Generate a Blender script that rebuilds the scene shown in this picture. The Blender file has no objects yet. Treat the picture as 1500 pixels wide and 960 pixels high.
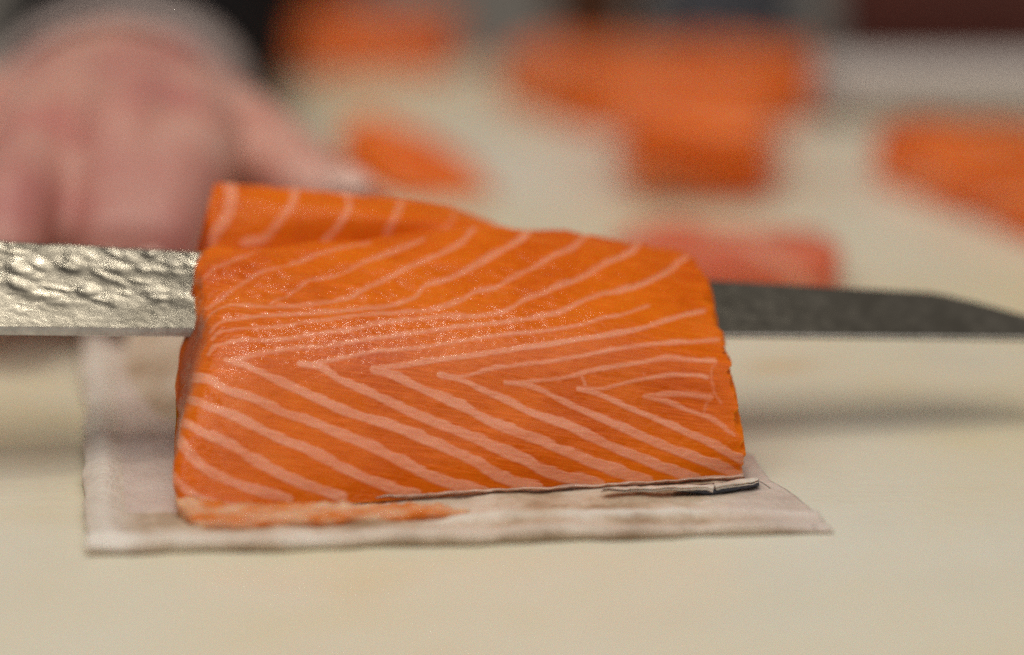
import bpy, bmesh, math, random
import numpy as np
from mathutils import Vector, Matrix, noise as mnoise
random.seed(7); rng = np.random.default_rng(7)
scene = bpy.context.scene
C = scene.collection

# ------------------------------------------------------------------ camera
PITCH = math.radians(15.0); CAM_H = 0.18; LENS = 100.0
FPX = LENS / 36.0 * 1500.0
cam_d = bpy.data.cameras.new('camera'); cam = bpy.data.objects.new('camera', cam_d)
C.objects.link(cam); scene.camera = cam
cam.location = (0, 0, CAM_H); cam.rotation_euler = (math.pi/2 - PITCH, 0, 0)
cam_d.lens = LENS; cam_d.sensor_width = 36.0
cam_d.clip_start = 0.01; cam_d.clip_end = 50
cam_d.dof.use_dof = True; cam_d.dof.focus_distance = 0.571; cam_d.dof.aperture_fstop = 3.2
cam_d.dof.aperture_blades = 0
# ------------------------------------------------------------------ world, lamps, exposure
w = bpy.data.worlds.new('World'); scene.world = w; w.use_nodes = True
w.node_tree.nodes['Background'].inputs[0].default_value = (1.0, 0.93, 0.86, 1)
w.node_tree.nodes['Background'].inputs[1].default_value = 0.17
def area(name, loc, target, sx, sy, power, col):
    l = bpy.data.lights.new(name, 'AREA'); l.shape = 'RECTANGLE'; l.size = sx; l.size_y = sy
    l.energy = power; l.color = col
    o = bpy.data.objects.new(name, l); C.objects.link(o); o.location = loc
    o.rotation_euler = (Vector(target) - Vector(loc)).to_track_quat('-Z', 'Y').to_euler()
    return o
area('ceiling_lamp', (-0.45, 0.46, 1.2), (-0.05, 0.56, 0.0), 1.2, 1.1, 5.6, (1.0, 0.92, 0.80))
area('ceiling_lamp', (0.50, -0.10, 1.4), (0.05, 0.58, 0.0), 1.3, 1.3, 8.0, (1.0, 0.95, 0.88))
area('ceiling_lamp', (-0.9, -0.25, 1.3), (0.0, 0.50, 0.0), 0.5, 0.5, 2.4, (0.95, 0.95, 1.0))
area('glint_lamp', (-0.13, 0.66, 1.25), (-0.03, 0.56, 0.0), 0.05, 0.05, 1.0, (1.0, 0.93, 0.80))  # four small lamps added only to raise glints on the wet flesh
area('glint_lamp', (-0.36, 0.52, 1.25), (-0.03, 0.56, 0.0), 0.045, 0.045, 0.45, (1.0, 0.93, 0.80))
area('glint_lamp', (0.10, 0.78, 1.30), (0.0, 0.56, 0.0), 0.045, 0.045, 0.45, (1.0, 0.93, 0.80))
area('glint_lamp', (-0.06, 0.40, 1.20), (0.0, 0.56, 0.0), 0.045, 0.045, 0.45, (1.0, 0.93, 0.80))
vs = scene.view_settings; vs.view_transform = 'Standard'; vs.look = 'None'; vs.exposure = 0.0; vs.gamma = 1.0
vs.use_curve_mapping = False
scene.render.engine = 'CYCLES'; scene.cycles.use_denoising = False; scene.cycles.use_adaptive_sampling = False
scene.cycles.max_bounces = 8

# ------------------------------------------------------------------ pixel <-> place helpers
FW = np.array([0, math.cos(PITCH), -math.sin(PITCH)]); UP = np.array([0, math.sin(PITCH), math.cos(PITCH)])
CAMP = np.array([0, 0, CAM_H])
def ray(u, v): return FW + np.array([1.0, 0, 0])*(u-750)/FPX - UP*(v-480)/FPX
def P(u, v, Y):
    d = ray(u, v); return CAMP + d*(Y/d[1])
def G(u, v, z=0.0):
    d = ray(u, v); return CAMP + d*((z-CAM_H)/d[2])
def project(pts):
    q = pts - CAMP; dep = q@FW
    return 750 + FPX*q[:, 0]/dep, 480 - FPX*(q@UP)/dep
def fbm(p, scale, octv=3, seed=0.0):
    return np.array([mnoise.fractal(Vector((a[0]*scale+seed, a[1]*scale+seed*1.7, a[2]*scale-seed)), 1.0, 2.0, octv) for a in p])
def sstep(a, b, x):
    t = np.clip((x-a)/(b-a), 0, 1); return t*t*(3-2*t)

# ------------------------------------------------------------------ object helpers
def tag(o, label=None, cat=None, group=None, kind=None):
    if label: o['label'] = label
    if cat: o['category'] = cat
    if group: o['group'] = group
    if kind: o['kind'] = kind
    return o
def empty(name, loc, label, cat, group=None):
    o = bpy.data.objects.new(name, None); C.objects.link(o); o.location = loc; o.empty_display_size = 0.02
    return tag(o, label, cat, group)
def link_mesh(name, me, mat, parent=None, smooth=True):
    o = bpy.data.objects.new(name, me); C.objects.link(o)
    if mat: me.materials.append(mat)
    if smooth:
        me.polygons.foreach_set('use_smooth', [True]*len(me.polygons))
    if parent:
        o.parent = parent; o.matrix_parent_inverse = Matrix.Translation(-Vector(parent.location))
    return o
def grid_faces(nr, nc, wrap_r=False):
    r = np.arange(nr if wrap_r else nr-1); c = np.arange(nc-1)
    R, Cc = np.meshgrid(r, c, indexing='ij'); R2 = (R+1) % nr
    return np.stack([R*nc+Cc, R*nc+Cc+1, R2*nc+Cc+1, R2*nc+Cc], -1).reshape(-1, 4)
def mesh_from(name, verts, faces):
    me = bpy.data.meshes.new(name)
    me.from_pydata([tuple(v) for v in verts], [], [tuple(int(i) for i in f) for f in faces]); me.update()
    return me
def fix_normals(me):
    bm = bmesh.new(); bm.from_mesh(me); bmesh.ops.recalc_face_normals(bm, faces=bm.faces); bm.to_mesh(me); bm.free()
def box_bm(x0, x1, y0, y1, z0, z1, bevel=0.0, seg=3):
    bm = bmesh.new(); bmesh.ops.create_cube(bm, size=1)
    for v in bm.verts: v.co = Vector(((x0+x1)/2+v.co.x*(x1-x0), (y0+y1)/2+v.co.y*(y1-y0), (z0+z1)/2+v.co.z*(z1-z0)))
    if bevel: bmesh.ops.bevel(bm, geom=bm.edges[:], offset=bevel, segments=seg, affect='EDGES', profile=0.5)
    return bm
def bm_mesh(name, bm):
    me = bpy.data.meshes.new(name); bm.to_mesh(me); bm.free(); return me

# ------------------------------------------------------------------ materials
def new_mat(name):
    m = bpy.data.materials.new(name); m.use_nodes = True
    nt = m.node_tree; return m, nt, nt.nodes['Principled BSDF']
def N(nt, typ, **kw):
    n = nt.nodes.new(typ)
    for k, v in kw.items():
        if k in n.inputs: n.inputs[k].default_value = v
        else: setattr(n, k, v)
    return n
def noise_node(nt, coord, scale, detail=4, rough=0.6, vec_scale=None):
    if vec_scale:
        mp = nt.nodes.new('ShaderNodeMapping'); mp.inputs['Scale'].default_value = vec_scale
        nt.links.new(coord, mp.inputs['Vector']); coord = mp.outputs[0]
    n = nt.nodes.new('ShaderNodeTexNoise'); n.inputs['Scale'].default_value = scale
    n.inputs['Detail'].default_value = detail; n.inputs['Roughness'].default_value = rough
    nt.links.new(coord, n.inputs['Vector']); return n.outputs['Fac']
def ramp(nt, fac, stops):
    r = nt.nodes.new('ShaderNodeValToRGB'); e = r.color_ramp.elements
    while len(e) < len(stops): e.new(0.5)
    for el, (p, c) in zip(e, stops): el.position = p; el.color = (*c, 1)
    nt.links.new(fac, r.inputs[0]); return r.outputs[0]
def mix(nt, fac, a, b, typ='MIX'):
    m = nt.nodes.new('ShaderNodeMix'); m.data_type = 'RGBA'; m.blend_type = typ
    for sock, val in ((m.inputs[0], fac), (m.inputs[6], a), (m.inputs[7], b)):
        if hasattr(val, 'links'): nt.links.new(val, sock)
        elif isinstance(val, tuple): sock.default_value = (*val, 1)
        else: sock.default_value = val
    return m.outputs[2]
def mrange(nt, val, a, b, c, d):
    m = nt.nodes.new('ShaderNodeMapRange'); nt.links.new(val, m.inputs[0])
    for i, x in enumerate((a, b, c, d)): m.inputs[i+1].default_value = x
    return m.outputs[0]
def math_node(nt, op, a, b=0.0):
    m = nt.nodes.new('ShaderNodeMath'); m.operation = op
    for s, v in ((m.inputs[0], a), (m.inputs[1], b)):
        if hasattr(v, 'links'): nt.links.new(v, s)
        else: s.default_value = v
    return m.outputs[0]
def bump(nt, height, strength, dist, prev=None):
    b = nt.nodes.new('ShaderNodeBump'); b.inputs['Strength'].default_value = strength
    b.inputs['Distance'].default_value = dist; nt.links.new(height, b.inputs['Height'])
    if prev: nt.links.new(prev, b.inputs['Normal'])
    return b.outputs[0]
def coords(nt, which='Object'):
    return nt.nodes.new('ShaderNodeTexCoord').outputs[which]

def flesh_material(name, orange, deep, fatc, detailed=True):
    m, nt, b = new_mat(name); L = nt.links.new
    oc = coords(nt)
    at = N(nt, 'ShaderNodeAttribute', attribute_name='fat').outputs['Fac']
    n1 = noise_node(nt, oc, 45, 3)
    base = mix(nt, mrange(nt, n1, 0.35, 0.7, 0, 1), orange, deep)
    pale = tuple(min(1, c*1.05+k) for c, k in zip(orange, (0.0, 0.05, 0.03)))
    base = mix(nt, mrange(nt, noise_node(nt, oc, 110, 4), 0.52, 0.78, 0, 0.4), base, pale)
    if detailed:
        uv = coords(nt, 'UV')
        fib = noise_node(nt, uv, 60, 4, 0.7, (0.22, 4.6, 1))
        light = tuple(min(1, c*1.25+0.02) for c in orange)
        base = mix(nt, mrange(nt, fib, 0.46, 0.70, 0, 0.6), base, light)
    if detailed: at = math_node(nt, 'MULTIPLY', at, mrange(nt, fib, 0.34, 0.62, 0.68, 1.0))
    col = mix(nt, at, base, fatc)
    if detailed:
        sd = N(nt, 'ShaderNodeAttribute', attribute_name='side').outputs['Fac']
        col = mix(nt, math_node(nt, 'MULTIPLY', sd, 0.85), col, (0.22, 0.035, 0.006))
    L(col, b.inputs['Base Color'])
    b.inputs['Subsurface Weight'].default_value = 0.42
    b.inputs['Subsurface Radius'].default_value = (1.0, 0.40, 0.10)
    b.inputs['Subsurface Scale'].default_value = 0.0035
    b.inputs['IOR'].default_value = 1.4
    if detailed:
        b.inputs['Roughness'].default_value = 0.42
        b.inputs['Specular IOR Level'].default_value = 0.08
        wet = N(nt, 'ShaderNodeAttribute', attribute_name='wet').outputs['Fac']
        g1 = noise_node(nt, oc, 1150, 3, 0.75)
        g2 = noise_node(nt, oc, 420, 3, 0.6)
        nb = bump(nt, g2, 0.18, 0.0008, bump(nt, fib, 0.10, 0.0006))
        L(nb, b.inputs['Normal'])
        bb = nt.nodes.new('ShaderNodeBump'); bb.inputs['Distance'].default_value = 0.0009
        L(g1, bb.inputs['Height']); L(nb, bb.inputs['Normal'])
        L(mrange(nt, wet, 0, 1, 0.05, 0.10), bb.inputs['Strength'])
        L(bb.outputs[0], b.inputs['Coat Normal'])
        L(mrange(nt, wet, 0, 1, 0.15, 1.0), b.inputs['Coat Weight'])
        b.inputs['Coat Roughness'].default_value = 0.15; b.inputs['Coat IOR'].default_value = 1.36
    else:
        b.inputs['Roughness'].default_value = 0.28
        L(bump(nt, noise_node(nt, oc, 160, 3), 0.3, 0.001), b.inputs['Normal'])
    return m
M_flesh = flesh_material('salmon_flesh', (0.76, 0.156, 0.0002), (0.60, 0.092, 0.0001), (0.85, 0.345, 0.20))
M_lip = flesh_material('salmon_flesh_lip', (0.64, 0.16, 0.01), (0.60, 0.14, 0.01), (0.74, 0.50, 0.34))
M_piece = flesh_material('salmon_flesh_pieces', (0.88, 0.168, 0.001), (0.74, 0.105, 0.001), (0.86, 0.36, 0.18), False)
M_piece_red = flesh_material('salmon_flesh_reddish', (0.74, 0.19, 0.095), (0.66, 0.12, 0.05), (0.80, 0.38, 0.26), False)

def board_material():
    m, nt, b = new_mat('cream_board'); L = nt.links.new; oc = coords(nt)
    n1 = noise_node(nt, oc, 5.5, 4, 0.6)
    col = ramp(nt, n1, [(0.32, (0.74, 0.64, 0.40)), (0.48, (0.76, 0.705, 0.56)), (0.66, (0.765, 0.74, 0.64))])
    n2 = noise_node(nt, oc, 26, 5, 0.6)
    col = mix(nt, mrange(nt, n2, 0.5, 0.8, 0, 0.3), col, (0.60, 0.50, 0.30))
    stain = N(nt, 'ShaderNodeAttribute', attribute_name='stain').outputs['Fac']
    col = mix(nt, stain, col, (0.60, 0.33, 0.11))
    L(col, b.inputs['Base Color'])
    L(mrange(nt, n2, 0.35, 0.65, 0.28, 0.5), b.inputs['Roughness'])
    b.inputs['Subsurface Weight'].default_value = 0.1; b.inputs['Subsurface Scale'].default_value = 0.003
    sc = noise_node(nt, oc, 300, 3, 0.6)
    s2 = noise_node(nt, oc, 90, 3, 0.6, (0.2, 5, 1))
    s3 = noise_node(nt, oc, 120, 3, 0.6, (4.0, 0.12, 1))
    L(bump(nt, s3, 0.15, 0.0006, bump(nt, s2, 0.15, 0.0006, bump(nt, sc, 0.3, 0.0005))), b.inputs['Normal'])
    return m
M_board = board_material()

def skin_sheet_material():
    m, nt, b = new_mat('pale_fish_skin'); L = nt.links.new; oc = coords(nt)
    n1 = noise_node(nt, oc, 60, 5, 0.6)
    col = ramp(nt, n1, [(0.36, (0.34, 0.22, 0.13)), (0.5, (0.58, 0.45, 0.33)), (0.66, (0.74, 0.64, 0.54))])
    f = N(nt, 'ShaderNodeAttribute', attribute_name='fat').outputs['Fac']
    col = mix(nt, f, col, (0.80, 0.74, 0.67))
    p = N(nt, 'ShaderNodeAttribute', attribute_name='pink').outputs['Fac']
    col = mix(nt, p, col, (0.68, 0.56, 0.51))
    sp = noise_node(nt, oc, 700, 2, 0.5)
    col = mix(nt, mrange(nt, sp, 0.70, 0.76, 0, 0.5), col, (0.25, 0.15, 0.10))
    L(col, b.inputs['Base Color'])
    b.inputs['Roughness'].default_value = 0.4
    b.inputs['Subsurface Weight'].default_value = 0.08; b.inputs['Subsurface Scale'].default_value = 0.002
    L(bump(nt, noise_node(nt, oc, 300, 5, 0.65), 0.7, 0.0012), b.inputs['Normal'])
    return m
M_sheet = skin_sheet_material()

def simple(name, col, rough=0.5, metal=0.0, nscale=30, var=0.15, bumps=None, sss=0.0):
    m, nt, b = new_mat(name); oc = coords(nt)
    n = noise_node(nt, oc, nscale, 4)
    dark = tuple(c*(1-var) for c in col); lite = tuple(min(1, c*(1+var)) for c in col)
    nt.links.new(ramp(nt, n, [(0.3, dark), (0.7, lite)]), b.inputs['Base Color'])
    b.inputs['Roughness'].default_value = rough; b.inputs['Metallic'].default_value = metal
    if sss:
        b.inputs['Subsurface Weight'].default_value = sss; b.inputs['Subsurface Scale'].default_value = 0.004
        b.inputs['Subsurface Radius'].default_value = (1.0, 0.35, 0.2)
    if bumps: nt.links.new(bump(nt, noise_node(nt, oc, bumps[0], 4), bumps[1], bumps[2]), b.inputs['Normal'])
    return m
def steel_material():
    m, nt, b = new_mat('hammered_steel'); L = nt.links.new; oc = coords(nt)
    n = noise_node(nt, oc, 120, 4)
    L(ramp(nt, n, [(0.3, (0.23, 0.212, 0.175)), (0.7, (0.35, 0.325, 0.275))]), b.inputs['Base Color'])
    b.inputs['Metallic'].default_value = 1.0
    L(mrange(nt, noise_node(nt, oc, 400, 4), 0.3, 0.7, 0.2, 0.36), b.inputs['Roughness'])
    L(bump(nt, noise_node(nt, oc, 700, 4, 0.65, (0.5, 1.5, 1.5)), 0.12, 0.0004), b.inputs['Normal'])
    return m
M_steel = steel_material()
M_bevel = simple('ground_edge_steel', (0.55, 0.54, 0.53), 0.5, 0.7, 300, 0.2, (1200, 0.4, 0.0004))
M_wood = simple('dark_handle_wood', (0.10, 0.05, 0.025), 0.5, 0, 60, 0.3)
M_horn = simple('black_ferrule', (0.02, 0.02, 0.02), 0.3)
M_darkskin = simple('dark_blue_skin_edge', (0.045, 0.055, 0.085), 0.3, 0, 300, 0.4, (600, 0.4, 0.0005))
M_curl = simple('pale_skin_curl', (0.72, 0.62, 0.54), 0.35, 0, 200, 0.2, (700, 0.5, 0.0005), 0.2)
M_silver = simple('pale_grey_skin_edge', (0.60, 0.40, 0.32), 0.2, 0, 200, 0.3, (700, 0.6, 0.0006), 0.2)
def hand_material():
    m, nt, b = new_mat('hand_skin'); L = nt.links.new; oc = coords(nt)
    n = noise_node(nt, oc, 38, 3)
    red_shade = N(nt, 'ShaderNodeAttribute', attribute_name='red').outputs['Fac']  # painted shade of the lower fingers, mixed with natural redness
    L(mix(nt, math_node(nt, 'MULTIPLY', red_shade, 0.5), ramp(nt, n, [(0.38, (0.54, 0.20, 0.175)), (0.52, (0.60, 0.295, 0.23)), (0.70, (0.65, 0.37, 0.30))]), (0.45, 0.18, 0.165)), b.inputs['Base Color'])
    b.inputs['Roughness'].default_value = 0.45
    b.inputs['Subsurface Weight'].default_value = 0.2; b.inputs['Subsurface Scale'].default_value = 0.006
    b.inputs['Subsurface Radius'].default_value = (1.0, 0.35, 0.2)
    L(bump(nt, noise_node(nt, oc, 500, 4), 0.35, 0.0006), b.inputs['Normal'])
    return m
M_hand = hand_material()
M_nail = simple('finger_nail', (0.68, 0.45, 0.38), 0.3)
M_cuff = simple('pale_cuff_cloth', (0.46, 0.38, 0.36), 0.8, 0, 60, 0.1, (900, 0.4, 0.0005))
M_black = simple('black_sleeve_cloth', (0.006, 0.005, 0.006), 0.9, 0, 60, 0.2, (900, 0.4, 0.0005))
M_black.node_tree.nodes['Principled BSDF'].inputs['Specular IOR Level'].default_value = 0.1
M_counter = simple('grey_worktop', (0.22, 0.20, 0.175), 0.45, 0, 8, 0.12)
M_tray = simple('white_tray_plastic', (0.62, 0.57, 0.54), 0.35, 0, 12, 0.06)
M_maroon = simple('dark_maroon_box', (0.085, 0.018, 0.012), 0.5, 0, 14, 0.2)
M_slate = simple('slate_blue_tub', (0.11, 0.12, 0.15), 0.5, 0, 14, 0.15)
M_crimson = simple('crimson_tub', (0.20, 0.006, 0.015), 0.4, 0, 14, 0.15)
M_brown = simple('dark_brown_tub', (0.10, 0.035, 0.015), 0.5, 0, 14, 0.15)

# ------------------------------------------------------------------ setting: worktop and cutting board
bm = box_bm(-1.4, 1.4, 0.1, 2.2, -0.08, -0.0205, 0.003)
tag(link_mesh('worktop', bm_mesh('worktop', bm), M_counter, smooth=False), kind='structure')
def make_board():
    nx, ny = 180, 150
    xs = np.linspace(-0.62, 0.62, nx); ys = np.linspace(0.22, 1.06, ny)
    X, Y = np.meshgrid(xs, ys)
    v = np.stack([X.ravel(), Y.ravel(), np.zeros(X.size)], 1)
    v[:, 2] += 0.0003*fbm(v, 14, 2)
    edge = np.minimum(np.minimum(v[:, 0]+0.62, 0.62-v[:, 0]), np.minimum(v[:, 1]-0.22, 1.06-v[:, 1]))
    v[:, 2] -= 0.003*(1-np.clip(edge/0.006, 0, 1))**2
    f = [tuple(q) for q in grid_faces(ny, nx)]
    loop = [i for i in range(nx)] + [(r+1)*nx-1 for r in range(1, ny)] + [(ny-1)*nx+i for i in range(nx-2, -1, -1)] + [r*nx for r in range(ny-2, 0, -1)]
    b0 = len(v); low = v[loop].copy(); low[:, 2] = -0.02
    v = np.vstack([v, low]); n = len(loop)
    for i in range(n):
        j = (i+1) % n; f.append((loop[i], b0+i, b0+j, loop[j]))
    f.append(tuple(b0+i for i in range(n)))
    me = bpy.data.meshes.new('cutting_board'); me.from_pydata([tuple(a) for a in v], [], [tuple(int(i) for i in q) for q in f]); me.update()
    st = np.zeros(len(v))
    for (u, vv, ru, rv, s) in ((1145, 537, 0.008, 0.006, 0.55), (1310, 560, 0.03, 0.02, 0.12), (440, 175, 0.03, 0.03, 0.10), (880, 330, 0.03, 0.02, 0.10)):
        c = G(u, vv); d = ((v[:, 0]-c[0])/ru)**2 + ((v[:, 1]-c[1])/rv)**2
        st = np.maximum(st, s*np.exp(-d))
    a = me.attributes.new('stain', 'FLOAT', 'POINT'); a.data.foreach_set('value', st.astype(np.float32))
    o = link_mesh('cutting_board', me, M_board)
    tag(o, 'large cream plastic cutting board lying under the fish and knife', 'cutting board')
make_board()

# ------------------------------------------------------------------ salmon fillet on the knife
ZB = 0.0019
def row_px(pts, Ys): return [P(u, v, y) for (u, v), y in zip(pts, Ys)]
rows = []
A = [(256, 735), (276, 757), (410, 746), (605, 731), (787, 718), (950, 709), (1091, 698)]
a_pts = [G(u, v, ZB) for u, v in A]; a_pts[0][1] += 0.004
rows.append(a_pts)
def yl(a, b, lift0): return [a+lift0] + [a+(b-a)*t for t in (0.0, 0.17, 0.42, 0.65, 0.85, 1.0)]
rows.append(row_px([(256, 685), (268, 700), (420, 690), (603, 680), (787, 668), (942, 664), (1089, 655)], yl(0.528, 0.549, 0.008)))
rows.append(row_px([(258, 610), (288, 622), (430, 618), (602, 608), (783, 600), (932, 598), (1080, 598)], yl(0.535, 0.553, 0.012)))
rows.append(row_px([(266, 535), (312, 540), (450, 535), (600, 525), (768, 520), (912, 520), (1071, 540)], yl(0.5435, 0.558, 0.014)))
rows.append(row_px([(282, 478), (326, 482), (452, 475), (600, 466), (760, 462), (905, 464), (1055, 496)], yl(0.552, 0.565, 0.012)))
rows.append(row_px([(286, 432), (314, 436), (450, 428), (600, 418), (752, 412), (895, 414), (1036, 440)], yl(0.563, 0.574, 0.007)))
rows.append(row_px([(289, 392), (314, 392), (450, 388), (585, 374), (735, 365), (880, 372), (1027, 400)], yl(0.572, 0.583, 0.003)))
F = row_px([(300, 368), (325, 364), (450, 358), (565, 346), (705, 334), (858, 345), (1004, 369)], yl(0.582, 0.592, 0.003)); rows.append(F)
off = lambda pts, o: [p + np.array([0, dy, dz]) for p, (dy, dz) in zip(pts, o)]
rows.append(off(F, [(0.005, -0.006), (0.005, -0.006), (0.005, -0.007), (0.005, -0.005), (0.005, -0.002), (0.006, -0.0025), (0.006, -0.004)]))
H0 = row_px([(303, 322), (322, 320), (448, 320), (565, 320)], [0.594]*4)
rows.append(H0 + off(F[4:], [(0.010, -0.001), (0.011, -0.006), (0.010, -0.009)]))
I0 = row_px([(311, 284), (330, 282), (440, 290), (572, 302)], [0.600]*4)
rows.append(I0 + [P(705, 325, 0.604)] + off(F[5:], [(0.016, -0.011), (0.014, -0.015)]))
J0 = off(I0, [(0.006, -0.0035)]*4)
rows.append(J0 + off([rows[-1][4]], [(0.006, -0.004)]) + off(F[5:], [(0.020, -0.016), (0.017, -0.022)]))
rows.append([np.array([p[0], p[1]+0.008, ZB]) for p in rows[-1]])
ctrl = np.array(rows)
def catmull(Pts, ts):
    n = len(Pts); ext = np.concatenate([2*Pts[:1]-Pts[1:2], Pts, 2*Pts[-1:]-Pts[-2:-1]])
    i = np.clip(np.floor(ts).astype(int), 0, n-2); t = (ts-i).reshape((-1,)+(1,)*(Pts.ndim-1))
    p0, p1, p2, p3 = ext[i], ext[i+1], ext[i+2], ext[i+3]
    return 0.5*((2*p1)+(-p0+p2)*t+(2*p0-5*p1+4*p2-p3)*t*t+(-p0+3*p1-3*p2+p3)*t**3)
NC = 660
cw = np.array([0.6, 1.2, 1.6, 1.6, 1.5, 1.5]); cum = np.concatenate([[0], np.cumsum(cw)])
cs = np.interp(np.linspace(0, cum[-1], NC), cum, np.arange(7))
rt = np.concatenate([np.linspace(0, 7, 480, endpoint=False), np.linspace(7, 11, 120, endpoint=False), np.linspace(11, 12, 24)])
g = catmull(ctrl, rt)                      # (R, 7, 3)
g = np.swapaxes(catmull(np.swapaxes(g, 0, 1), cs), 0, 1)    # (R, NC, 3)
NR = g.shape[0]
S = np.linspace(0, 1, NC)
du = np.gradient(g, axis=1); dv = np.gradient(g, axis=0)
nrm = np.cross(du, dv); nrm /= np.linalg.norm(nrm, axis=2, keepdims=True)+1e-12
if nrm[240, 300, 1] > 0: nrm = -nrm
flat = g.reshape(-1, 3); pu, pv = project(flat)
rowpar = np.repeat(rt, NC); colpar = np.tile(S, NR)
# myosepta (fat lines) traced on the face: points (u, v) and half width start/end
LINES = [
 ([(548,542),(573,549),(604,563),(646,582),(687,601),(729,622),(771,638),(800,649),(852,670),(905,691),(948,707)],7,10,1),
 ([(644,550),(677,557),(708,572),(740,586),(771,601),(800,613),(831,624),(862,638),(894,653),(935,670),(962,680),(1020,703)],4.5,9.5,1),
 ([(740,561),(771,565),(800,575),(831,591),(862,605),(904,624),(946,642),(987,659),(1029,674),(1085,696)],3.5,9,1),
 ([(847,570),(883,580),(915,595),(956,611),(998,630),(1040,649),(1087,674)],4,7,1),
 ([(944,581),(977,590),(1008,601),(1040,613),(1077,636)],3.5,4.5,.85),
 ([(944,581),(977,578),(1008,578),(1040,582)],3,7,.8),
 ([(1048,532),(1042,553),(1046,574),(1035,592),(1031,607)],2.5,3,.4),
 ([(1046,574),(1056,590)],2.5,2,.6),
 ([(548,542),(573,537),(604,533),(656,525),(698,520),(740,514),(800,505),(852,496),(904,489),(956,476),(998,463),(1029,455)],5,4,.95),
 ([(644,550),(677,551),(708,543),(740,537),(800,530),(842,523),(883,515),(925,508),(967,503),(1008,501),(1050,498)],4,4,.9),
 ([(740,561),(771,560),(800,557),(831,553),(862,545),(904,537),(946,530),(977,525),(1008,527),(1046,528)],3,5,.9),
 ([(847,570),(883,570),(904,564),(935,557),(977,551),(1019,550),(1035,554)],3,4,.9),
 ([(852,551),(857,565)],2,2.4,.7), ([(943,548),(944,555)],1.6,1.6,.5),
 ([(440,533),(469,538),(500,557),(542,576),(573,590),(604,605),(646,622),(687,638),(729,657),(771,674),(800,690),(877,713)],6,10,1),
 ([(440,533),(469,531),(500,525),(552,514),(604,511),(646,504),(687,498),(740,490),(800,484),(852,475),(883,466),(908,462),(950,447)],3.6,3,.85),
 ([(332,526),(357,534),(386,547),(417,562),(448,576),(500,600),(552,617),(604,636),(656,657),(698,677),(729,697),(787,717)],6,10,1),
 ([(332,526),(357,524),(396,515),(438,509),(490,505),(542,496),(583,491),(613,487),(665,479),(696,476),(748,470),(800,462),(821,457),(852,441),(883,429),(925,420),(967,403),(1002,378)],4,4.5,.85),
 ([(306,520),(316,507),(343,500),(374,498),(416,497),(468,488),(510,484),(551,474),(592,469),(644,464),(686,464),(738,456),(769,439),(800,428),(842,410),(883,389),(925,368),(940,350)],3.5,5,.8),
 ([(310,497),(326,484),(364,481),(416,478),(447,472),(489,467),(540,460),(592,457),(634,454),(669,443),(696,427),(727,420),(769,397),(811,375),(842,360),(858,344)],2.5,5.5,.75),
 ([(308,488),(320,474),(337,467),(374,463),(437,461),(489,455),(540,450),(582,443),(609,433),(623,418),(655,410),(696,389),(727,370),(759,352),(776,334)],2.3,6.5,.75),
 ([(300,470),(312,455),(343,448),(395,449),(447,450),(478,443),(516,434),(541,422),(567,408),(602,391),(644,372),(675,356),(694,334)],2.3,6,.65),
 ([(395,445),(426,430),(457,409),(495,401),(530,384),(570,370),(620,350)],2.6,4,.65),
 ([(300,452),(328,434),(353,417),(374,403),(412,392),(447,378),(480,369),(540,354)],2.4,3.5,.6),
 ([(287,415),(322,392),(357,376),(380,366)],2.2,3,.55),
 ([(262,546),(282,553),(309,559),(334,572),(365,582),(390,592),(417,605),(448,615),(500,636),(542,653),(583,674),(625,695),(667,711),(708,721)],6,10,1),
 ([(258,578),(282,586),(309,597),(340,609),(375,626),(417,645),(448,657),(500,684),(542,703),(583,717),(608,727)],6.5,10,1),
 ([(256,615),(277,622),(302,636),(334,649),(365,670),(396,686),(427,703),(469,717),(500,729)],8,9,1),
 ([(254,640),(267,651),(282,670),(302,688),(334,703),(365,715),(396,724),(423,730)],9,8,1),
 ([(246,690),(256,703),(271,717),(302,732),(334,740),(386,747)],7,6,.9),
]
FLAP = [([(338,262),(338,299),(327,325),(312,348),(303,366)],11,9,.9),
 ([(433,268),(429,296),(412,319),(391,346),(359,356)],6,8,.9),
 ([(505,280),(512,299),(500,325),(479,348),(470,362)],5,7,.85),
 ([(590,290),(586,303),(576,325),(567,342)],4.5,7,.8),
 ([(668,308),(662,322),(650,338)],4,5,.5)]
def paint(lines, uu, vv, wob, hwob):
    out = np.zeros(len(uu))
    for pts, h0, h1, st in lines:
        p = np.array(pts, float)
        p = catmull(p, np.linspace(0, len(p)-1, (len(p)-1)*5+1))
        lo = p.min(0)-26; hi = p.max(0)+26
        idx = np.where((uu > lo[0]) & (uu < hi[0]) & (vv > lo[1]) & (vv < hi[1]))[0]
        if not len(idx): continue
        q = np.stack([uu[idx], vv[idx]+wob[idx]], 1); best = np.full(len(idx), 1e9); wid = np.full(len(idx), 1.0)
        n = len(p)-1
        for i in range(n):
            a, b = p[i], p[i+1]; ab = b-a
            t = np.clip(((q-a)@ab)/(ab@ab+1e-9), 0, 1)
            d = np.hypot(*(q-(a+t[:, None]*ab)).T); k = d < best
            best[k] = d[k]; f = (i+t[k])/n; wid[k] = h0+(h1-h0)*f
        wid = wid*((0.90 if st > 0.9 else 0.80)+hwob[idx])
        soft = 2.1 if st > 0.9 else 2.6
        out[idx] = np.maximum(out[idx], st*(1-sstep(wid-soft, wid+soft, best)))
    return out
low = fbm(np.stack([pu/40, pv/40, 0*pu], 1), 1.0, 3)
hi_ = fbm(np.stack([pu/30, (pv-0.14*pu)/3.2, 0*pu+5], 1), 1.0, 2)
front = rowpar < 7.4
fat = np.where(front, paint(LINES, pu, pv, low*1.3+hi_*0.6, low*0.30+hi_*0.16), paint(FLAP, pu, pv, low*3, low*0.2))
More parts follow.
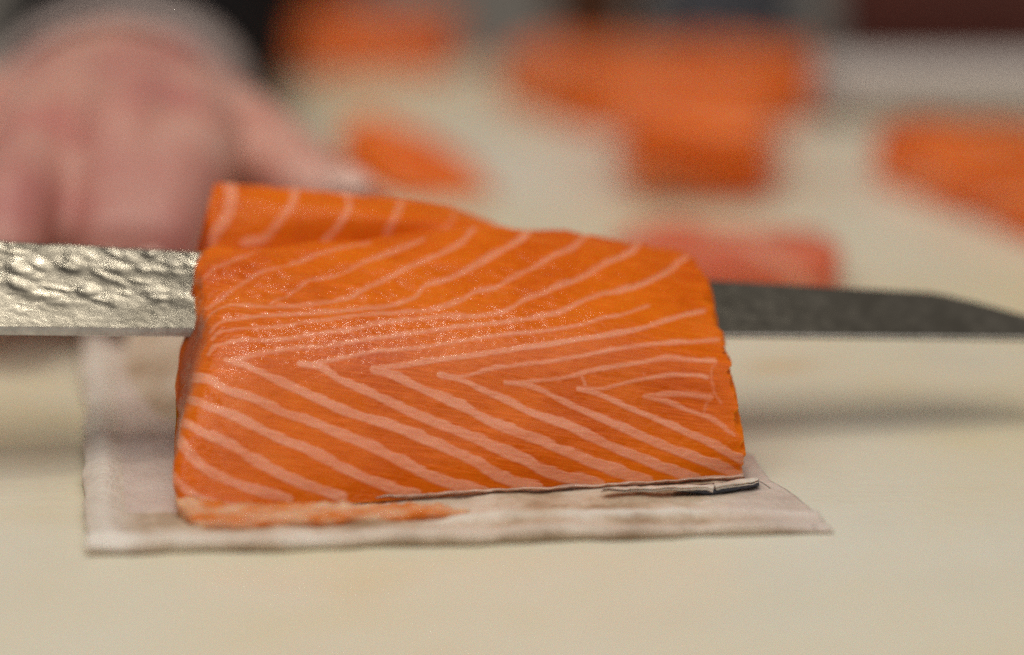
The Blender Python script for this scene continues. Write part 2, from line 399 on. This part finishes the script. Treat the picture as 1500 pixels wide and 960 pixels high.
# silvery fat seam along the foot of the face
# relief
lump = fbm(flat, 130, 3, 3.1); lump2 = fbm(flat, 420, 3, 8.0)
wet = np.clip(np.exp(-(((pu-500)/210)**2+((pv-478)/50)**2)) + 0.55*np.exp(-(((pu-330)/70)**2+((pv-560)/90)**2))
              + 0.6*np.exp(-(((pu-720)/280)**2+((pv-500)/60)**2)) + 0.3*np.exp(-(((pu-700)/300)**2+((pv-600)/80)**2)) + 0.35*np.exp(-(((pu-1080)/20)**2+((pv-655)/25)**2))
              + 0.6*np.exp(-(((pu-350)/90)**2+((pv-415)/40)**2)) + 0.55*np.exp(-(((pu-300)/60)**2+((pv-630)/130)**2)) + 0.5*np.exp(-(((pu-600)/330)**2+((pv-728)/9)**2)), 0, 1)
fat = np.clip(fat*(0.90+0.30*fbm(np.stack([pu/75, pv/30, 0*pu+9], 1), 1.0, 2)), 0, 1)
wet = np.clip(wet + 0.25*fat*front + 0.05, 0, 1)
micro = rng.normal(size=(NR, NC))
for ax_ in (0, 1): micro = 0.25*np.roll(micro, 1, ax_)+0.5*micro+0.25*np.roll(micro, -1, ax_)
micro2 = rng.normal(size=(NR, NC))
for _ in range(11):
    for ax_ in (0, 1): micro2 = 0.25*np.roll(micro2, 1, ax_)+0.5*micro2+0.25*np.roll(micro2, -1, ax_)
micro = (micro/micro.std()*0.0000025 + micro2/micro2.std()*0.000027).ravel()
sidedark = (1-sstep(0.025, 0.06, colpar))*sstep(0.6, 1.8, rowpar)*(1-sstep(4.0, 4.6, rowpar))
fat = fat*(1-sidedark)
topness = sstep(3.6, 5.2, rowpar)*front
leftness = 1-sstep(0.12, 0.55, colpar)
amp = 0.00022 + 0.00045*topness + 0.0004*leftness*topness + 0.00025*(1-sstep(0.05, 0.2, colpar))
disp = micro*wet**0.7*(rowpar < 11) + lump*amp*0.8 + lump2*amp*0.2 + fat*(0.00009-0.00034*topness)
# shallow flake steps on the upper face: each band rises a little towards its lower line
flat = flat + nrm.reshape(-1, 3)*disp[:, None]
# ragged right end
rag = sstep(0.955, 1.0, colpar)*(rowpar < 9)
teeth = np.array([mnoise.noise(Vector((0.3, r*3.3, 1.3)))*0.0016 + mnoise.noise(Vector((2.3, r*7.0, 4.3)))*0.0008 for r in rowpar])
flat[:, 0] += rag*teeth
verts = [flat]; faces = [grid_faces(NR, NC)]
gf = flat.reshape(NR, NC, 3)
# underside and end caps
nb = 6; bot = np.stack([gf[-1]*(1-t)+gf[0]*t for t in np.linspace(0, 1, nb+2)[1:-1]])
base = NR*NC; ball = bot.reshape(-1, 3)
bf = []
seq = [(NR-1)*NC] + [base+i*NC for i in range(nb)] + [0]
for a, b in zip(seq[:-1], seq[1:]):
    bf += [(a+j, a+j+1, b+j+1, b+j) for j in range(NC-1)]
allv = np.vstack([flat, ball])
extra = []; ef = []
ringrows = [r*NC for r in range(NR)] + [base+i*NC for i in range(nb)]
capfat = []
for side, cj in ((-1, 0), (1, NC-1)):
    ids = [r+cj for r in ringrows]; ring = allv[ids]; cen = ring.mean(0)
    prev = ids
    for k in range(1, 9):
        f = 1-k/9.0
        rr = cen + (ring-cen)*f
        nz = fbm(rr, 160, 2, 4.0)
        rr[:, 0] += side*(0.0012*math.sin(min(1, k/3.0)*1.2) + 0.0005*nz)
        st = len(allv)+len(extra); extra += list(rr); cur = list(range(st, st+len(ids)))
        n = len(ids)
        ef += [(prev[i], prev[(i+1) % n], cur[(i+1) % n], cur[i]) for i in range(n)]
        prev = cur
    ef.append(tuple(prev))
allv = np.vstack([allv, np.array(extra)])
me = bpy.data.meshes.new('flesh')
me.from_pydata(allv.tolist(), [], grid_faces(NR, NC).tolist()+bf+ef); me.update(); fix_normals(me)
nv = len(allv)
def put_attr(me, name, vals):
    a = me.attributes.new(name, 'FLOAT', 'POINT'); full = np.zeros(len(me.vertices), np.float32); full[:len(vals)] = vals
    a.data.foreach_set('value', full)
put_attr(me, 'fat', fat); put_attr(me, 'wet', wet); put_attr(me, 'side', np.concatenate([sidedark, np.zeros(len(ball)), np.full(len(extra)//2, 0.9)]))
au, av = project(allv)
uvl = me.uv_layers.new(name='UVMap'); li = np.zeros(len(me.loops), np.int32); me.loops.foreach_get('vertex_index', li)
uvl.data.foreach_set('uv', np.stack([au[li]/1000, (av[li]-0.14*(au[li]-700))/1000], 1).astype(np.float32).ravel())
fil = empty('salmon_fillet', (0, 0.565, ZB), 'thick orange salmon fillet with pale chevron fat lines draped over the knife', 'salmon')
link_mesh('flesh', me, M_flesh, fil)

# thin lip of flesh left on the skin at the foot of the fillet
def strip(name, top, bottom, zfun, thick, mat, parent, nseg=120, nw=9, rough=0.0003, seed=1.0, fatv=None):
    t = np.array(top, float); b = np.array(bottom, float)
    T = catmull(t, np.linspace(0, len(t)-1, nseg)); B = catmull(b, np.linspace(0, len(b)-1, nseg))
    vs_ = []
    for j in range(nw):
        f = j/(nw-1)
        q = T*(1-f)+B*f
        for i, (u, v) in enumerate(q):
            e = math.sin(math.pi*min(1, max(0, i/(nseg-1))))**0.3
            z = zfun(f, i/(nseg-1))
            p = G(u, v, z); vs_.append(p)
    vs_ = np.array(vs_); vs_[:, 2] += rough*fbm(vs_, 260, 3, seed)
    lowv = vs_.copy(); lowv[:, 2] -= thick
    n = len(vs_); f1 = grid_faces(nw, nseg).tolist(); f2 = [[n+i for i in q[::-1]] for q in f1]
    loop = list(range(nseg)) + [(r+1)*nseg-1 for r in range(1, nw)] + [(nw-1)*nseg+i for i in range(nseg-2, -1, -1)] + [r*nseg for r in range(nw-2, 0, -1)]
    f3 = [[loop[i], loop[(i+1) % len(loop)], n+loop[(i+1) % len(loop)], n+loop[i]] for i in range(len(loop))]
    me = bpy.data.meshes.new(name); me.from_pydata(np.vstack([vs_, lowv]).tolist(), [], f1+f2+f3); me.update(); fix_normals(me)
    pu_, pv_ = project(np.vstack([vs_, lowv]))
    if fatv is not None:
        fv = np.clip(fatv + 0.9*fbm(np.stack([pu_/45, pv_/14, 0*pu_], 1), 1.0, 2, seed), 0, 1)
        put_attr(me, 'fat', fv); put_attr(me, 'wet', np.full(len(fv), 0.3))
        ul = me.uv_layers.new(name='UVMap'); li = np.zeros(len(me.loops), np.int32); me.loops.foreach_get('vertex_index', li)
        ul.data.foreach_set('uv', np.stack([pu_[li]/1000, pv_[li]/1000], 1).astype(np.float32).ravel())
    return link_mesh(name, me, mat, parent)
strip('flesh_lip', [(257, 722), (330, 735), (430, 736), (540, 736), (640, 740), (690, 746)],
      [(262, 752), (300, 771), (400, 769), (520, 762), (620, 759), (686, 751)],
      lambda f, s: 0.0026+0.0026*(1-f**2)*(1-s)**0.5, 0.002, M_lip, fil, fatv=0.48, seed=2.2, rough=0.0008)
strip('skin_seam', [(500, 724), (605, 722), (710, 715), (787, 710), (877, 706), (950, 701), (1022, 697), (1088, 692)],
      [(500, 733), (605, 730), (710, 723), (787, 718), (877, 714), (950, 709), (1022, 705), (1092, 700)],
      lambda f, s: 0.0019+0.0009*math.sin(math.pi*f), 0.0016, M_silver, fil, seed=6.1, rough=0.0004)
strip('skin_edge', [(985, 712), (1000, 711), (1020, 709), (1050, 706), (1112, 701)],
      [(985, 714), (1000, 716), (1020, 717), (1050, 717), (1112, 707)],
      lambda f, s: 0.0026+0.0004*f, 0.0008, M_darkskin, fil, seed=9.1, rough=0.0003)
strip('skin_curl', [(885, 716), (950, 712), (1020, 710), (1048, 708)],
      [(880, 718), (950, 717), (1020, 716), (1044, 719)],
      lambda f, s: 0.0031+0.0006*math.sin(math.pi*f), 0.0005, M_curl, fil, seed=3.1, rough=0.0004)
strip('skin_curl', [(1046, 709), (1080, 704), (1110, 700)],
      [(1050, 716), (1082, 711), (1112, 705)],
      lambda f, s: 0.0030+0.0007*math.sin(math.pi*f), 0.0005, M_curl, fil, seed=5.1, rough=0.0004, nseg=50)

# ------------------------------------------------------------------ trimmed skin under the fillet
def make_sheet():
    fl, fr = G(126, 817), G(1222, 783)
    br, bl = G(985, 590), G(120, 500)
    nx, ny = 260, 150
    U, V = np.meshgrid(np.linspace(0, 1, nx), np.linspace(0, 1, ny))
    p = (fl[None]*((1-U)*(1-V)).reshape(-1, 1)+fr[None]*(U*(1-V)).reshape(-1, 1)+br[None]*(U*V).reshape(-1, 1)+bl[None]*((1-U)*V).reshape(-1, 1))
    u, v = U.ravel(), V.ravel()
    L = np.linalg.norm(fr-fl); D = np.linalg.norm(bl-fl)
    ex, ey = u*L, v*D                         # metres from the left and front edge
    wob = fbm(p, 60, 3, 1.0)
    p[:, 0] += 0.0012*wob*(u < 0.02) + 0.0012*wob*(u > 0.98)
    p[:, 1] += 0.0016*fbm(p, 55, 4, 4.0)*(1-sstep(0.0, 0.06, v))
    z = 0.0018 + 0.0008*fbm(p, 75, 4, 2.0)
    z += 0.0010*np.exp(-((ey-0.004)/0.0028)**2)*(1-0.6*u)           # rolled front rim
    z += 0.0016*np.exp(-((ex-0.004)/0.0032)**2)*sstep(0.0, 0.012, ey)                      # rolled left rim
    z += 0.0012*np.exp(-((ey-0.015)/0.003)**2)*sstep(0.3, 0.6, u)
    rise = sstep(0.60, 1.0, v+0.25*(u-0.0)-0.02)                     # the back of the skin is lifted towards the blade
    z += 0.004*rise*(1-sstep(0.55, 0.8, u))
    z *= 1-0.4*sstep(0.86, 1.0, u)*(1-sstep(0.0, 0.5, v))
    p[:, 2] = z
    low = p.copy(); low[:, 2] = np.maximum(np.where((ey < 0.006) | (ex < 0.006), 0.0004, z-0.0012), 0.0004)
    n = len(p); f1 = grid_faces(ny, nx).tolist(); f2 = [[n+i for i in q[::-1]] for q in f1]
    loop = list(range(nx)) + [(r+1)*nx-1 for r in range(1, ny)] + [(ny-1)*nx+i for i in range(nx-2, -1, -1)] + [r*nx for r in range(ny-2, 0, -1)]
    f3 = [[loop[i], loop[(i+1) % len(loop)], n+loop[(i+1) % len(loop)], n+loop[i]] for i in range(len(loop))]
    me = bpy.data.meshes.new('fish_skin'); me.from_pydata(np.vstack([p, low]).tolist(), [], f1+f2+f3); me.update(); fix_normals(me)
    fa = np.exp(-((ey-0.0035)/0.003)**2)*0.55 + np.exp(-((ex-0.004)/0.005)**2)*0.75
    fa += 0.9*np.exp(-((ey-0.014-0.003*wob)/0.0018)**2)*sstep(0.40, 0.7, u+0.25*wob)
    fa += 0.35*sstep(0.90, 0.97, u+0.04*wob)
    pink = (ex > 0.008)*(v > 0.14)*(1-rise)*(u < 0.3)*0.8 + 0.6*sstep(0.85, 0.95, u+0.05*wob)
    put_attr(me, 'fat', np.clip(fa, 0, 1)); put_attr(me, 'pink', np.clip(pink, 0, 1))
    o = link_mesh('fish_skin', me, M_sheet)
    tag(o, 'thin pale pinkish beige fish skin spread flat beneath the salmon fillet', 'fish skin')
make_sheet()
def make_flap():
    parent = [o for o in bpy.data.objects if o.name == 'fish_skin'][0]
    nu, nw = 40, 30; b0, b1 = G(174, 572, 0.0012), G(285, 660, 0.0012); t0, t1 = P(180, 466, 0.640), P(310, 466, 0.630)
    v = []
    for j in range(nw):
        f = j/(nw-1)
        for i in range(nu):
            s_ = i/(nu-1); q = (b0*(1-s_)+b1*s_)*(1-f)+(t0*(1-s_)+t1*s_)*f
            q = q+np.array([0, 0.006*math.sin(math.pi*f), 0]); v.append(q)
    v = np.array(v); v += (0.0005*fbm(v, 120, 3, 7.0))[:, None]
    lo = v+np.array([0, 0.0012, -0.0004]); n = len(v); f1 = grid_faces(nw, nu).tolist(); f2 = [[n+k for k in q[::-1]] for q in f1]
    loop = list(range(nu)) + [(r+1)*nu-1 for r in range(1, nw)] + [(nw-1)*nu+i for i in range(nu-2, -1, -1)] + [r*nu for r in range(nw-2, 0, -1)]
    f3 = [[loop[i], loop[(i+1) % len(loop)], n+loop[(i+1) % len(loop)], n+loop[i]] for i in range(len(loop))]
    me = bpy.data.meshes.new('lifted_flap'); me.from_pydata(np.vstack([v, lo]).tolist(), [], f1+f2+f3); me.update(); fix_normals(me)
    put_attr(me, 'fat', np.zeros(2*n)); put_attr(me, 'pink', np.zeros(2*n))
    link_mesh('lifted_flap', me, M_sheet, parent)
make_flap()

# ------------------------------------------------------------------ knife
def make_knife():
    Rv = lambda u: 353+0.0554*u
    q0, q1 = P(0, Rv(0), 0.577), P(1360, Rv(1360), 0.603)
    e0, e1 = P(0, 478, 0.556), P(1400, 492, 0.588)
    knife = empty('kitchen_knife', tuple(G(-250, 480)), 'long hammered steel kitchen knife running through the salmon, pointed tip bare', 'knife')
    qd, ed = q1-q0, e1-e0
    xL = P(-260, 480, 0.57)[0]
    at_x = lambda a, d, x: a+d*((x-a[0])/d[0])
    xt = at_x(e0, ed, 0)[0]; xtip = P(1610, 480, 0.595)[0]; xk = q1[0]
    nx, ny = 620, 70
    xs = np.linspace(xL, xtip, nx); top = np.zeros((ny, nx, 3))
    for i, x in enumerate(xs):
        e = at_x(e0, ed, x); q = at_x(q0, qd, x)
        if x > xk:
            f = ((x-xk)/(xtip-xk))**1.35; q = q*(1-f)+e*f if f < 1 else e
            e = e + np.array([0, 0.0, 0.0])
        for j in range(ny):
            f = j/(ny-1); top[j, i] = e*(1-f)+q*f
    up = np.cross(qd, (e0-q0)); up /= np.linalg.norm(up)
    if up[2] < 0: up = -up
    fl = top.reshape(-1, 3); fj = np.repeat(np.linspace(0, 1, ny), nx)
    # hammer marks over the upper flat of the blade
    wide = np.linalg.norm(q0-e0); hgt = np.zeros(len(fl)); sx = fl[:, 0]; sy = fj*wide
    for k in range(290):
        cx = rng.uniform(xL, xtip); cy = rng.uniform(0.30, 1.05)*wide
        rx, ry = rng.uniform(0.0018, 0.0062), rng.uniform(0.0010, 0.0027); an = rng.uniform(-0.75, 0.0)
        dx, dy = sx-cx, sy-cy
        a = (dx*math.cos(an)+dy*math.sin(an))/rx; b = (-dx*math.sin(an)+dy*math.cos(an))/ry
        d = a*a+b*b; idx = d < 1
        hgt[idx] = np.minimum(hgt[idx], -0.00038*rng.uniform(0.25, 1.0)*(1-d[idx])**1.5)
    hgt *= sstep(0.15, 0.5, fj)
    hgt += 0.00010*fbm(fl, 170, 3, 5.0)*sstep(0.0, 0.3, fj)
    hgt += 0.00004*fbm(fl, 500, 3, 2.0)
    fade = 1-0.9*sstep(0.02, 0.05, sx)
    fl = fl + up*(hgt*fade)[:, None]
    th = 0.0016
    lo = fl - up*th
    lo[:nx] = fl[:nx]+np.array([0, 0.0003, -0.0018])*(1-0.8*sstep(-0.02, 0.03, xs))[:, None]
    n = len(fl); f1 = grid_faces(ny, nx).tolist(); f2 = [[n+i for i in q[::-1]] for q in f1]
    loop = [(r+1)*nx-1 for r in range(0, ny)] + [(ny-1)*nx+i for i in range(nx-2, -1, -1)] + [r*nx for r in range(ny-2, -1, -1)]
    f3 = [[loop[i], loop[i+1], n+loop[i+1], n+loop[i]] for i in range(len(loop)-1)]
    me = bpy.data.meshes.new('blade'); me.from_pydata(np.vstack([fl, lo]).tolist(), [], f1+f2+f3); me.update(); fix_normals(me)
    link_mesh('blade', me, M_steel, knife)
    # ground edge strip facing the front
    ev = []
    for i, x in enumerate(xs):
        e = fl[i]; b = lo[i]
        taper = 1.0-0.6*sstep(0.0, 0.1, np.array([x]))[0]
        outv = (b-e)*0; fwd = np.array([0, -1.0, 0])
        ev += [e+fwd*0.00005, e*0.5+b*0.5+fwd*0.0002, b+fwd*0.0001-np.array([0, 0, 0.0001]), b+np.array([0, 0.0012, 0.0003])]
    ev = np.array(ev).reshape(nx, 4, 3)
    fE = grid_faces(nx, 4).tolist()
    fE += [[i*4, i*4+3, (i+1)*4+3, (i+1)*4] for i in range(nx-1)] + [[0, 1, 2, 3], [(nx-1)*4+k for k in range(4)]]
    me = bpy.data.meshes.new('cutting_edge'); me.from_pydata(ev.reshape(-1, 3).tolist(), [], fE); me.update(); fix_normals(me)
    link_mesh('cutting_edge', me, M_bevel, knife, smooth=False)
    # handle beyond the frame, along the back of the blade
    ax = -qd/np.linalg.norm(qd); start = at_x(q0*0.6+e0*0.4, qd*0.5+ed*0.5, xL)
    def octo(name, a, b, r, mat):
        ring = []
        side = np.cross(ax, [0, 0, 1]); side /= np.linalg.norm(side); v2 = np.cross(side, ax)
        for s, rr in ((a, r*0.92), (a+0.002, r), (b-0.002, r*1.04), (b, r*0.95)):
            for k in range(8):
                t = math.pi/8+k*math.pi/4; ring.append(start+ax*s+side*math.cos(t)*rr+v2*math.sin(t)*rr)
        f = []
        for s in range(3): f += [[s*8+k, s*8+(k+1) % 8, (s+1)*8+(k+1) % 8, (s+1)*8+k] for k in range(8)]
        f += [list(range(8)), list(range(24, 32))]
        me = bpy.data.meshes.new(name); me.from_pydata([tuple(v) for v in ring], [], f); me.update(); fix_normals(me)
        link_mesh(name, me, mat, knife, smooth=False)
    octo('ferrule', -0.004, 0.018, 0.011, M_horn); octo('handle', 0.018, 0.125, 0.0115, M_wood)
make_knife()

# ------------------------------------------------------------------ hand with cuff and sleeve
def make_hand():
    person = empty('person', tuple(G(150, 250)), 'hand of a person in pale cuff and black sleeve pressing behind the knife blade', 'person')
    bm = bmesh.new()
    def ball(c, r, sc=(1, 1, 1)):
        bmesh.ops.create_icosphere(bm, subdivisions=2, radius=r, matrix=Matrix.Translation(Vector(c)) @ Matrix.Diagonal((*sc, 1)))
    def chain(pts, rad, sc=(1, 1, 1)):
        pts = [np.array(p) for p in pts]
        for a, b, ra, rb in zip(pts[:-1], pts[1:], rad[:-1], rad[1:]):
            n = max(2, int(np.linalg.norm(b-a)/0.0022))
            for i in range(n+1):
                t = i/n; ball(a*(1-t)+b*t, ra*(1-t)+rb*t, sc)
    W = P(168, 165, 0.800)
    mcp = {'i': P(275, 228, 0.690), 'm': P(185, 212, 0.684), 'r': P(60, 225, 0.690), 'l': P(-55, 245, 0.702)}
    wr = {'i': P(255, 170, 0.785), 'm': P(200, 152, 0.79), 'r': P(140, 152, 0.79), 'l': P(85, 165, 0.79)}
    for k in 'imrl': chain([wr[k], wr[k]*0.45+mcp[k]*0.55+np.array([0, 0, 0.003]), mcp[k]], [0.0185, 0.0165, 0.0132])
    chain([P(205, 100, 0.95), P(195, 150, 0.86), W], [0.029, 0.028, 0.0275], (1.28, 1, 0.95))
    # curled fingers: knuckle, middle joint, end joint, tip
    chain([mcp['i'], P(252, 282, 0.668), P(234, 350, 0.650), P(226, 425, 0.645)], [0.0132, 0.0128, 0.0110, 0.0086])
    chain([mcp['m'], P(180, 280, 0.668), P(172, 350, 0.650), P(172, 428, 0.645)], [0.0132, 0.0122, 0.0105, 0.0086])
    chain([mcp['r'], P(18, 305, 0.652), P(8, 370, 0.638), P(12, 435, 0.636)], [0.0118, 0.0108, 0.0094, 0.0080])
    chain([mcp['l'], P(-80, 315, 0.660), P(-85, 375, 0.648), P(-78, 430, 0.645)], [0.0105, 0.0092, 0.0082, 0.0070])
    ball(P(213, 300, 0.664), 0.0125); ball(P(205, 335, 0.656), 0.0115); ball(P(218, 265, 0.676), 0.0135)
    chain([P(20, 280, 0.715), P(250, 280, 0.715)], [0.018, 0.018]); chain([P(60, 330, 0.675), P(230, 345, 0.67)], [0.014, 0.014]); chain([P(100, 290, 0.675), P(98, 350, 0.660)], [0.013, 0.0105])
    # thumb leaves the side of the palm near its base
    chain([P(265, 185, 0.770), P(355, 218, 0.725), P(450, 278, 0.695), P(535, 326, 0.684)], [0.0200, 0.0155, 0.0112, 0.0084])
    chain([P(300, 205, 0.735), P(330, 240, 0.705)], [0.013, 0.008])
    me = bm_mesh('hand', bm); tmp = bpy.data.objects.new('tmp', me); C.objects.link(tmp)
    m = tmp.modifiers.new('r', 'REMESH'); m.mode = 'VOXEL'; m.voxel_size = 0.0014
    s = tmp.modifiers.new('s', 'SMOOTH'); s.iterations = 26; s.factor = 0.5
    dg = bpy.context.evaluated_depsgraph_get(); me2 = bpy.data.meshes.new_from_object(tmp.evaluated_get(dg))
    bpy.data.objects.remove(tmp); me2.materials.clear(); me2.name = 'hand'
    cz = np.zeros(len(me2.vertices)*3); me2.vertices.foreach_get('co', cz); cz = cz.reshape(-1, 3)
    put_attr(me2, 'red', np.clip(sstep(0.70, 0.645, cz[:, 1])+0.3*fbm(cz, 30, 2, 3.0), 0, 1))  # darker red towards the fingers: shade put into the skin colour, plus some redness
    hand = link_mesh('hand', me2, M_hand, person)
    def nail(c, d, nrm_):
        b2 = bmesh.new(); bmesh.ops.create_uvsphere(b2, u_segments=14, v_segments=8, radius=1)
        z = Vector(nrm_).normalized(); y = (Vector(d)-z*Vector(d).dot(z)).normalized(); x = y.cross(z)
        R = Matrix((x, y, z)).transposed().to_4x4()
        b2.transform(Matrix.Translation(Vector(c)) @ R @ Matrix.Diagonal((0.0052, 0.0066, 0.0012, 1)))
        link_mesh('nail', bm_mesh('nail', b2), M_nail, hand)
    for a, b, r in ((P(234, 350, 0.650), P(226, 425, 0.645), 0.0092), (P(172, 350, 0.650), P(172, 428, 0.645), 0.0090), (P(8, 370, 0.638), P(12, 435, 0.636), 0.0084)):
        d = b-a; nn = np.array([0, -1, 0.15]); c = a*0.3+b*0.7
        nail(c+nn/np.linalg.norm(nn)*r*0.93, d, nn)
    a, b = P(445, 272, 0.695), P(535, 318, 0.684); nail(a*0.25+b*0.75+np.array([0, -0.003, 0.0083]), b-a, (0, -0.35, 0.94))
    # cuff and sleeve: open tubes of cloth around the wrist
    def tube(name, cs_, rs, mat, thick=0.002):
        nseg, nr = 64, 40
        cs_ = np.array(cs_); ts = np.linspace(0, len(cs_)-1, nr); cc = catmull(cs_, ts); rr = np.interp(ts, np.arange(len(rs)), rs)
        v = []
        for layer in (0, 1):
            for i in range(nr):
                d = cc[min(i+1, nr-1)]-cc[max(i-1, 0)]; d /= np.linalg.norm(d)
                sx = np.cross(d, [0, 0, 1]); sx /= np.linalg.norm(sx); sz = np.cross(sx, d)
                for k in range(nseg):
                    t = 2*math.pi*k/nseg
                    q = rr[i]*(1+0.03*mnoise.noise(Vector((math.cos(t)*2, math.sin(t)*2, i*0.25)))) - layer*thick
                    v.append(cc[i]+sx*math.cos(t)*q*1.26+sz*math.sin(t)*q)
        o = nr*nseg; f = []
        for i in range(nr-1):
            for k in range(nseg):
                k2 = (k+1) % nseg; a = [i*nseg+k, i*nseg+k2, (i+1)*nseg+k2, (i+1)*nseg+k]
                f += [a, [o+x for x in a[::-1]]]
        for k in range(nseg):
            k2 = (k+1) % nseg; e = (nr-1)*nseg
            f += [[k, k2, o+k2, o+k], [e+k, e+k2, o+e+k2, o+e+k]]
        me = bpy.data.meshes.new(name); me.from_pydata([tuple(x) for x in v], [], f); me.update(); fix_normals(me)
        return link_mesh(name, me, mat, person)
    tube('cuff', [P(168, 166, 0.797), P(172, 158, 0.812), P(180, 148, 0.835), P(195, 115, 0.90)], [0.0285, 0.0300, 0.0302, 0.0300], M_cuff)
    tube('sleeve', [P(182, 146, 0.838), P(195, 105, 0.92), P(215, 60, 1.0), P(260, -60, 1.15)], [0.0318, 0.036, 0.040, 0.046], M_black)
make_hand()

# ------------------------------------------------------------------ cut pieces of salmon further back on the board
def piece(name, label, foot, top, mat, seed, fatdir=0.6, group=None):
    """foot / top: matching outlines in metres (same count); a lofted, rounded, uneven chunk"""
    foot = np.array(foot); top = np.array(top); n = len(foot)
    per = 16; ts = np.linspace(0, n, n*per, endpoint=False)
    def loopi(p): 
        i = np.floor(ts).astype(int) % n; t = (ts-np.floor(ts))[:, None]; return p[i]*(1-t)+p[(i+1) % n]*t
    Fo, To = loopi(foot), loopi(top)
    for _ in range(3): Fo = 0.5*Fo+0.25*(np.roll(Fo, 1, 0)+np.roll(Fo, -1, 0)); To = 0.5*To+0.25*(np.roll(To, 1, 0)+np.roll(To, -1, 0))
    v = []; rings = 0
    for t in np.linspace(0, 1, 12): v.append(Fo*(1-t)+To*t); rings += 1
    cen = To.mean(0)
    for t in np.linspace(0.06, 0.97, 14):
        r = To*(1-t)+cen*t; r[:, 2] += 0.0015*math.sin(t*1.5); v.append(r); rings += 1
    v = np.vstack(v); m = len(Fo)
    v += (0.0030*fbm(v, 38, 3, seed))[:, None]*np.array([0.6, 0.6, 1.0]) ; v[:, 2] = np.maximum(v[:, 2], 0.0008)
    f = []
    for r in range(rings-1): f += [[r*m+k, r*m+(k+1) % m, (r+1)*m+(k+1) % m, (r+1)*m+k] for k in range(m)]
    f += [list(range(m)), [(rings-1)*m+k for k in range(m)]]
    me = bpy.data.meshes.new(name); me.from_pydata(v.tolist(), [], f); me.update(); fix_normals(me)
    ph = (v[:, 0]*math.cos(fatdir)+v[:, 1]*math.sin(fatdir))/0.014 + 0.8*v[:, 2]/0.01 + 0.5*fbm(v, 40, 2, seed)
    put_attr(me, 'fat', np.clip(sstep(0.70, 0.95, np.cos(ph*math.pi*1.0)), 0, 1)*0.8)
    o = link_mesh(name, me, mat); tag(o, label, 'salmon', group); return o
GR = 'cut salmon pieces lying on the board behind the knife'
def up_(pts, hs): return [np.array(p)+np.array([0, 0, h]) for p, h in zip(pts, hs)]
f_ = [G(350, 114), G(668, 107), G(675, 70), G(372, 64)]
piece('salmon_piece', 'long low orange salmon strip near the black sleeve at the far board end', f_, up_(f_, [0.017, 0.016, 0.014, 0.016]), M_piece, 1.0, 0.4, GR)
f_ = [G(490, 255), G(590, 296), G(738, 290), G(640, 235)]
t_ = [P(492, 195, 0.850), P(560, 215, 0.838), P(725, 258, 0.832), P(560, 150, 0.866)]
piece('salmon_piece', 'small wedge shaped orange salmon piece just behind the thumb', f_, t_, M_piece, 2.0, 1.0, GR)
f_ = [G(728, 146), G(880, 200), G(1190, 185), G(1180, 130), G(770, 120)]
piece('salmon_piece', 'large flat orange salmon slab overlapped by a deep orange block', f_, up_(f_, [0.015, 0.018, 0.020, 0.018, 0.015]), M_piece, 3.0, 0.5, GR)
f_ = [G(925, 292), G(1128, 294), G(1148, 235), G(895, 232)]
t_ = up_([G(915, 312), G(1118, 305), G(1133, 250), G(898, 240)], [0.024, 0.020, 0.026, 0.028])
piece('salmon_piece', 'deep orange salmon block leaning against the large flat slab', f_, t_, M_piece, 4.0, 1.4, GR)
f_ = [G(1270, 262), G(1560, 375), G(1620, 270), G(1340, 232)]
piece('salmon_piece', 'long orange salmon piece lying in front of the white tray', f_, up_(f_, [0.012, 0.014, 0.014, 0.012]), M_piece, 5.0, 0.9, GR)
f_ = [G(900, 440), G(1235, 438), G(1205, 375), G(900, 372)]
piece('salmon_piece', 'pinkish red salmon piece right behind the knife near its tip', f_, up_(f_, [0.010, 0.010, 0.008, 0.008]), M_piece_red, 6.0, 0.3, GR)

# ------------------------------------------------------------------ tubs and tray beyond
def tub(name, label, cat, x0, x1, y0, y1, z0, h, wall, mat, rim=0.004):
    bm = bmesh.new()
    def ring(ix, z): 
        c = [(x0+ix, y0+ix), (x1-ix, y0+ix), (x1-ix, y1-ix), (x0+ix, y1-ix)]
        return [bm.verts.new((a, b, z)) for a, b in c]
    R = [ring(0.006, z0), ring(0.0, z0+h-rim), ring(-0.004, z0+h-rim), ring(-0.004, z0+h), ring(wall, z0+h), ring(wall+0.006, z0+wall)]
    for a, b in zip(R[:-1], R[1:]):
        for k in range(4): bm.faces.new((a[k], a[(k+1) % 4], b[(k+1) % 4], b[k]))
    bm.faces.new(R[0][::-1]); bm.faces.new(R[-1])
    bmesh.ops.recalc_face_normals(bm, faces=bm.faces)
    bmesh.ops.bevel(bm, geom=bm.edges[:], offset=0.0012, segments=2, affect='EDGES')
    o = link_mesh(name, bm_mesh(name, bm), mat, smooth=False); tag(o, label, cat)
    return o
gl = lambda u, Y: P(u, 200, Y)[0]
tub('white_tray', 'low white plastic tray standing on the far end of the board', 'tray', gl(1225, .93), 0.42, 0.935, 0.975, 0.0006, 0.0145, 0.003, M_tray)
tub('maroon_crate', 'dark maroon crate standing behind the white tray', 'crate', gl(1225, .99), 0.46, 0.987, 1.05, 0.0006, 0.095, 0.004, M_maroon)
tub('slate_tub', 'slate blue grey tub behind the large flat salmon slab', 'tub', gl(950, 1.12), gl(1170, 1.12), 1.10, 1.25, -0.0203, 0.075, 0.003, M_slate)
tub('brown_tub', 'small dark brown tub beside the slate blue tub', 'tub', gl(800, 1.12), gl(925, 1.12), 1.09, 1.18, -0.0203, 0.055, 0.003, M_brown)
tub('crimson_tub', 'small crimson tub behind the long low salmon strip', 'tub', gl(440, 1.16), gl(535, 1.16), 1.14, 1.22, -0.0203, 0.045, 0.003, M_crimson)
